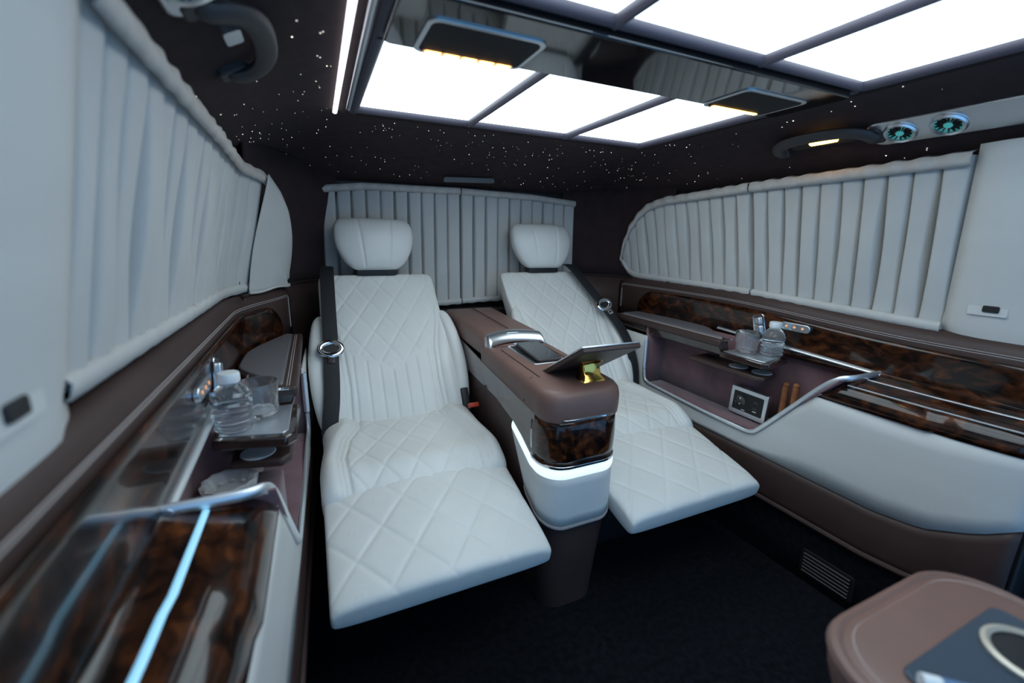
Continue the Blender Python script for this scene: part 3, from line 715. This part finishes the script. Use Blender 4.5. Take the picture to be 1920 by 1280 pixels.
# ================================================================== CENTRE CONSOLE
CO = thing('centre_console', 'brown leather centre console with burl wood nose between the two seats', 'console', (0, 1.25, 0))
def plan(hw, yf, yb, r, z, n=8, zf=None):
    cx_, cy_ = 0, (yf + yb) / 2; pts = rrect(hw, (yb - yf) / 2, r, n, cx_, cy_)
    return [Vector((x, y, z if zf is None else zf(y))) for x, y in pts]
XO = .003
base = [plan(.082, .868, 1.70, .05, 0), plan(.092, .858, 1.72, .055, .12), plan(.103, .846, 1.74, .058, .26), plan(.108, .842, 1.74, .058, .40), plan(.108, .842, 1.75, .058, .60)]
loft('body', base, 'brown_leather', CO)
def uband(name, z0f, z1f, dep, m, hw=.108, yf=.842, r=.058, yend=1.05, z_rows=6, bulge=0., inset=0.):
    """band wrapped round the nose of the console; z0f / z1f give its lower / upper edge from the arc position"""
    path = [(-hw, yend)] + [(-hw, y) for y in frange(yend - .01, yf + r, 14)] + [(-hw + r - r * math.cos(a), yf + r - r * math.sin(a)) for a in frange(.1, PI / 2, 10)] + [(x, yf) for x in frange(-hw + r, hw - r, 8)][1:]
    path += [(hw - r + r * math.sin(a), yf + r - r * math.cos(a)) for a in frange(.1, PI / 2, 10)] + [(hw, y) for y in frange(yf + r, yend, 14)][1:]
    rows = []
    for (x, y) in path:
        nx = (x - max(-hw + r, min(hw - r, x))); ny = min(0, y - (yf + r)); L_ = math.hypot(nx, ny) or 1
        row = []
        for q in frange(0, 1, z_rows):
            z = lerp(z0f(y), z1f(y), q); e = dep + bulge * math.sin(PI * q); row.append((x + nx / L_ * e, y + ny / L_ * e, z))
        rows.append(row)
    return sheet(name, rows, m, CO, .005)
ytp = lambda y: interp([(.842, .452), (.93, .458), (1.04, .510), (1.2, .53)], y)
uband('cream_band', lambda y: interp([(.842, .288), (.95, .34), (1.045, .478)], y), lambda y: ytp(y) - .022, .004, 'cream_panel', yend=1.045)
uband('light_lip', lambda y: ytp(y) - .028, lambda y: ytp(y) - .002, .0035, 'led_cool', yend=1.045, bulge=.003)
uband('stitch_seam', lambda y: interp([(.842, .283), (.95, .335), (1.05, .478)], y) - .004, lambda y: interp([(.842, .283), (.95, .335), (1.05, .478)], y) + .004, .005, 'stitch', yend=.96)
uband('wood_nose', lambda y: .462, lambda y: .584, .004, 'wood', hw=.105, yf=.840, yend=.93, bulge=.003)
uband('lower_chrome', lambda y: .455, lambda y: .462, .007, 'chrome', hw=.105, yf=.840, yend=.93)
uband('upper_chrome', lambda y: .584, lambda y: .588, .007, 'chrome', hw=.105, yf=.840, yend=.93)
prism('nose_badge', rrect(.017, .006, .004, 4), lambda a, b, t_: (a, .8335 - t_ + .003, .530 + b), 0, .004, 'satin_silver', CO, .001)
# glossy side panels
for s in (-1, 1):
    poly = [(.915, .470), (.915, .580), (1.30, .612), (1.66, .648), (1.60, .53), (1.30, .46), (1.12, .545), (1.03, .545)]
    prism('gloss_panel', [(.912, .463), (.912, .586), (1.30, .615), (1.68, .655), (1.60, .60), (1.456, .542), (1.173, .532), (1.045, .508)], lambda a, b, t_: (s * (.108 + t_), a, b), .0, .005, 'gloss_side', CO, .002)
# leather top: nose cap and deck
topz = lambda y: interp([(.80, .655), (.95, .662), (1.30, .674), (1.75, .690)], y)
rings = []
for hw, d, zz, rr_ in ((.112, .008, -.085, .060), (.117, .002, -.078, .062), (.119, .0, -.060, .064), (.119, .0, -.030, .064), (.116, .004, -.014, .062), (.108, .012, -.004, .056), (.098, .022, .0, .048)):
    rings.append([Vector((x, y, topz(y) + zz * interp([(.8, 1), (1.3, .72), (1.7, .55)], y))) for x, y in rrect(hw, (1.345 - .832 - d) / 2, rr_, 10, 0, (1.345 + .832 + d) / 2)])
loft('top_deck', rings, 'console_leather', CO)
for s in (-1, 1):
    tube('crease', [(s * .0775, y, topz(y) + .0005) for y in frange(.96, 1.22, 10)], .0014, 'thread_dark', CO, 5)
tube('crease', [(x, 0.965, interp([(-.119, .60), (-.1185, .64), (-.108, .657), (-.096, .6632), (.096, .6632), (.108, .657), (.1185, .64), (.119, .60)], x)) for x in (-.1195, -.119, -.113, -.104, -.096)], .0012, 'thread_dark', CO, 5)
tube('crease', [(x, 1.255, topz(1.255) + .0006) for x in frange(-.09, .09, 9)], .0012, 'thread_dark', CO, 5)
# armrest lid behind a chrome arc
lid = []
for i, y in enumerate([1.330, 1.334, 1.345] + frange(1.36, 1.74, 12) + [1.765, 1.778, 1.782]):
    k_ = {0: .55, 1: .80, 2: .95}.get(i, 1.0); k_ = k_ if y < 1.75 else {1.765: .9, 1.778: .72, 1.782: .5}[y]
    ring = []
    for (x, z) in rrect(.112, .040, .026, 6):
        zc_ = topz(y) - .012
        bow = .030 * (1 - (x / .112) ** 2) if y < 1.36 else 0
        ring.append(Vector((x * (.97 + .03 * k_), y - .040 * (x / .112) ** 2 * ss(1.50, 1.33, y), zc_ + z * k_ + .008 * (1 - (x / .112) ** 2) * k_)))
    lid.append(ring)
loft('armrest_lid', lid, 'console_leather', CO)
tube('lid_crease', [(0, y, topz(y) + .0365) for y in frange(1.345, 1.74, 20)], .0016, 'thread_dark', CO, 5)
for s in (-1, 1): tube('lid_seam', [(s * .094, y, topz(y) + .0255) for y in frange(1.34, 1.74, 20)], .0011, 'stitch', CO, 5)
arc = []
for a in frange(-1, 1, 41):
    x = .113 * a; y = 1.318 - .040 * a * a; z = topz(y) + .030 - .006 * a * a - .060 * max(0, abs(a) - .88) / .12
    arc.append(Vector((x, y, z)))
rows = []
for p in arc:
    rows.append([p + Vector((0, .016, .004)), p + Vector((0, .004, .003)), p + Vector((0, -.012, -.004)), p + Vector((0, -.026, -.014)), p + Vector((0, -.032, -.026))])
sheet('chrome_arc', rows, 'satin_silver', CO, .004)
prism('arc_button', rrect(.022, .006, .003, 3), lambda a, b, t_: (a, 1.309 + b, topz(1.31) + .030 - .25 * 0 + b * .35 + t_), .0, .004, 'satin_silver', CO, .001)
# dock and touch controller
dz0 = topz(1.15)
dk = prism('dock', rrect(.054, .100, .010, 5, .010, 1.155), lambda a, b, t_: (a, b, topz(b) + t_), -.004, .002, 'satin_silver', CO, .001)
prism('dock_well', rrect(.048, .092, .008, 5, .010, 1.153), lambda a, b, t_: (a, b, topz(b) + t_), .001, .0026, 'black_plastic', dk)
prism('dock_clip', rrect(.034, .009, .004, 4, .010, 1.241), lambda a, b, t_: (a, b, topz(b) + t_), .002, .012, 'chrome', dk, .002)
ph = thing('touch_controller', 'black phone sized touch controller lying in the console dock', 'phone', (.012, 1.14, dz0))
prism('case', rrect(.041, .080, .010, 6, .012, 1.142), lambda a, b, t_: (a, b, topz(b) + t_ + .05 * (b - 1.062)), .003, .0115, 'dark_grey', ph, .0025)
prism('screen', rrect(.038, .075, .008, 6, .012, 1.142), lambda a, b, t_: (a, b, topz(b) + t_ + .05 * (b - 1.062)), .0112, .0120, 'gloss_black', ph)
# fold-out screen on its bracket, tilted up towards the van's front
A_ = Vector((.042, 1.012, .652)); B_ = Vector((.042, .815, .768)); sa = (B_ - A_); Ls = sa.length; sa.normalize(); sn = Vector((0, sa.z, -sa.y)); 
if sn.z < 0: sn = -sn
fs = lambda a, b, t_: (A_ + B_) / 2 + Vector((a, 0, 0)) + sa * b + sn * t_
sc_ = prism('fold_out_screen', rrect(.086, Ls / 2, .008, 4), fs, -.007, .005, 'brown_leather', CO, .003)
prism('screen_rim', rrect(.0872, Ls / 2 + .0012, .009, 4), fs, .0045, .0085, 'satin_silver', sc_, .001)
prism('screen_glass', rrect(.082, Ls / 2 - .004, .006, 4), fs, .008, .0095, 'gloss_black', sc_)
bk = loft('screen_bracket', [[Vector((.045 + x, .905 + y + o_, z)) for x, y in rrect(h_, d_, .006, 3)] for z, h_, d_, o_ in ((.655, .036, .024, 0), (.664, .034, .020, 0), (.672, .028, .015, .004), (.700, .026, .013, .010), (.712, .040, .016, .010))], 'warm_reflect_chrome', CO)

# ================================================================== FRONT CONSOLE (near, out of focus)
FC = thing('front_console', 'rounded brown console with blue grey cup tray, facing the seats', 'console', (0, -.05, 0))
rings = []
for hw, d, z in ((.118, .03, .0), (.13, .02, .40), (.142, .008, .54), (.150, .0, .575), (.150, .0, .592), (.146, .004, .602), (.138, .012, .607), (.128, .022, .608)):
    rings.append([Vector((x + .006, y, z)) for x, y in rrect(hw, (.215 + .45) / 2 - d, .07, 10, 0, (.215 - .45) / 2)])
loft('body', rings, 'console_leather', FC)
for d in (.016, .022):
    tube('stitch_line', [(x + .006, y, .6065) for x, y in rrect(.150 - d, .3325 - d, .06, 10, 0, -.1175)], .001, 'stitch', FC, 5, closed=True)
tube('edge_roll', [(x + .006, y, .597) for x, y in rrect(.146, .3285, .068, 10, 0, -.1175)], .009, 'console_leather', FC, 8, closed=True)
tr = prism('cup_tray', rrect(.100, .150, .012, 4, .0, .0), lambda a, b, t_: (a, b, t_), .604, .612, 'slate', FC, .002)
cc = Vector((.040, .098, .612))
lathe('cup_ring', [(.034, 0), (.040, 0), (.041, .004), (.037, .006), (.033, .003), (.034, 0)], cc, 'ring_beige', tr, 36)
lathe('cup_well', [(0, .0006), (.034, .0006), (.034, .001), (0, .001)], cc, 'black_plastic', tr, 30)

lathe('cup_ring', [(.034, 0), (.040, 0), (.041, .004), (.037, .006), (.033, .003), (.034, 0)], (-.035, .035, .612), 'ring_beige', tr, 36)
lathe('cup_well', [(0, .0006), (.034, .0006), (.034, .001), (0, .001)], (-.035, .035, .612), 'black_plastic', tr, 30)
t = thing('lighter', 'small white and blue lighter lying in the front console tray', 'lighter', (-.07, .128, .612))
tube('barrel', [(-.094, .122, .6205), (-.066, .096, .6205)], .008, 'blue_label', t, 14)
tube('head', [(-.105, .132, .6205), (-.094, .122, .6205)], .0078, 'white_plastic', t, 14)
for c, lab in ((Vector((.086, .100, .6125)), 'blue labelled bottle with white cap next to the cup ring'), (Vector((.006, .058, .6125)), 'short blue and white pot between the cup rings')):
    t = thing('small_pot', lab, 'container', tuple(c))
    lathe('body', [(0, 0), (.017, 0), (.019, .003), (.019, .026), (.016, .032), (0, .032)], c, 'blue_label', t, 24)
    lathe('cap', [(0, .0315), (.0175, .0315), (.0185, .034), (.0185, .048), (.0165, .0505), (0, .051)], c, 'white_plastic', t, 24)
# amber marker on one console flank; brighter unseen lamp added opposite to warm the trim
for q, lab, mm in ((-1, 'tiny dim amber marker on the front console flank near the legrests', 'led_amber'), (1, 'unseen warm amber lamp added on the front console flank facing the door trim', 'unseen_amber')):
    c = Vector((.006 + q * .140, .125, .515))
    t = thing('flank_lamp', lab, 'lamp', tuple(c))
    prism('bezel', rrect(.022, .009, .006, 4), lambda a, b, h: (c.x + q * h, c.y + a, c.z + b), -.004, .004, 'black_plastic', t, .001)
    prism('lens', rrect(.019 if q > 0 else .006, .006, .004, 4), lambda a, b, h: (c.x + q * h, c.y + a, c.z + b), .003, .006, mm, t)
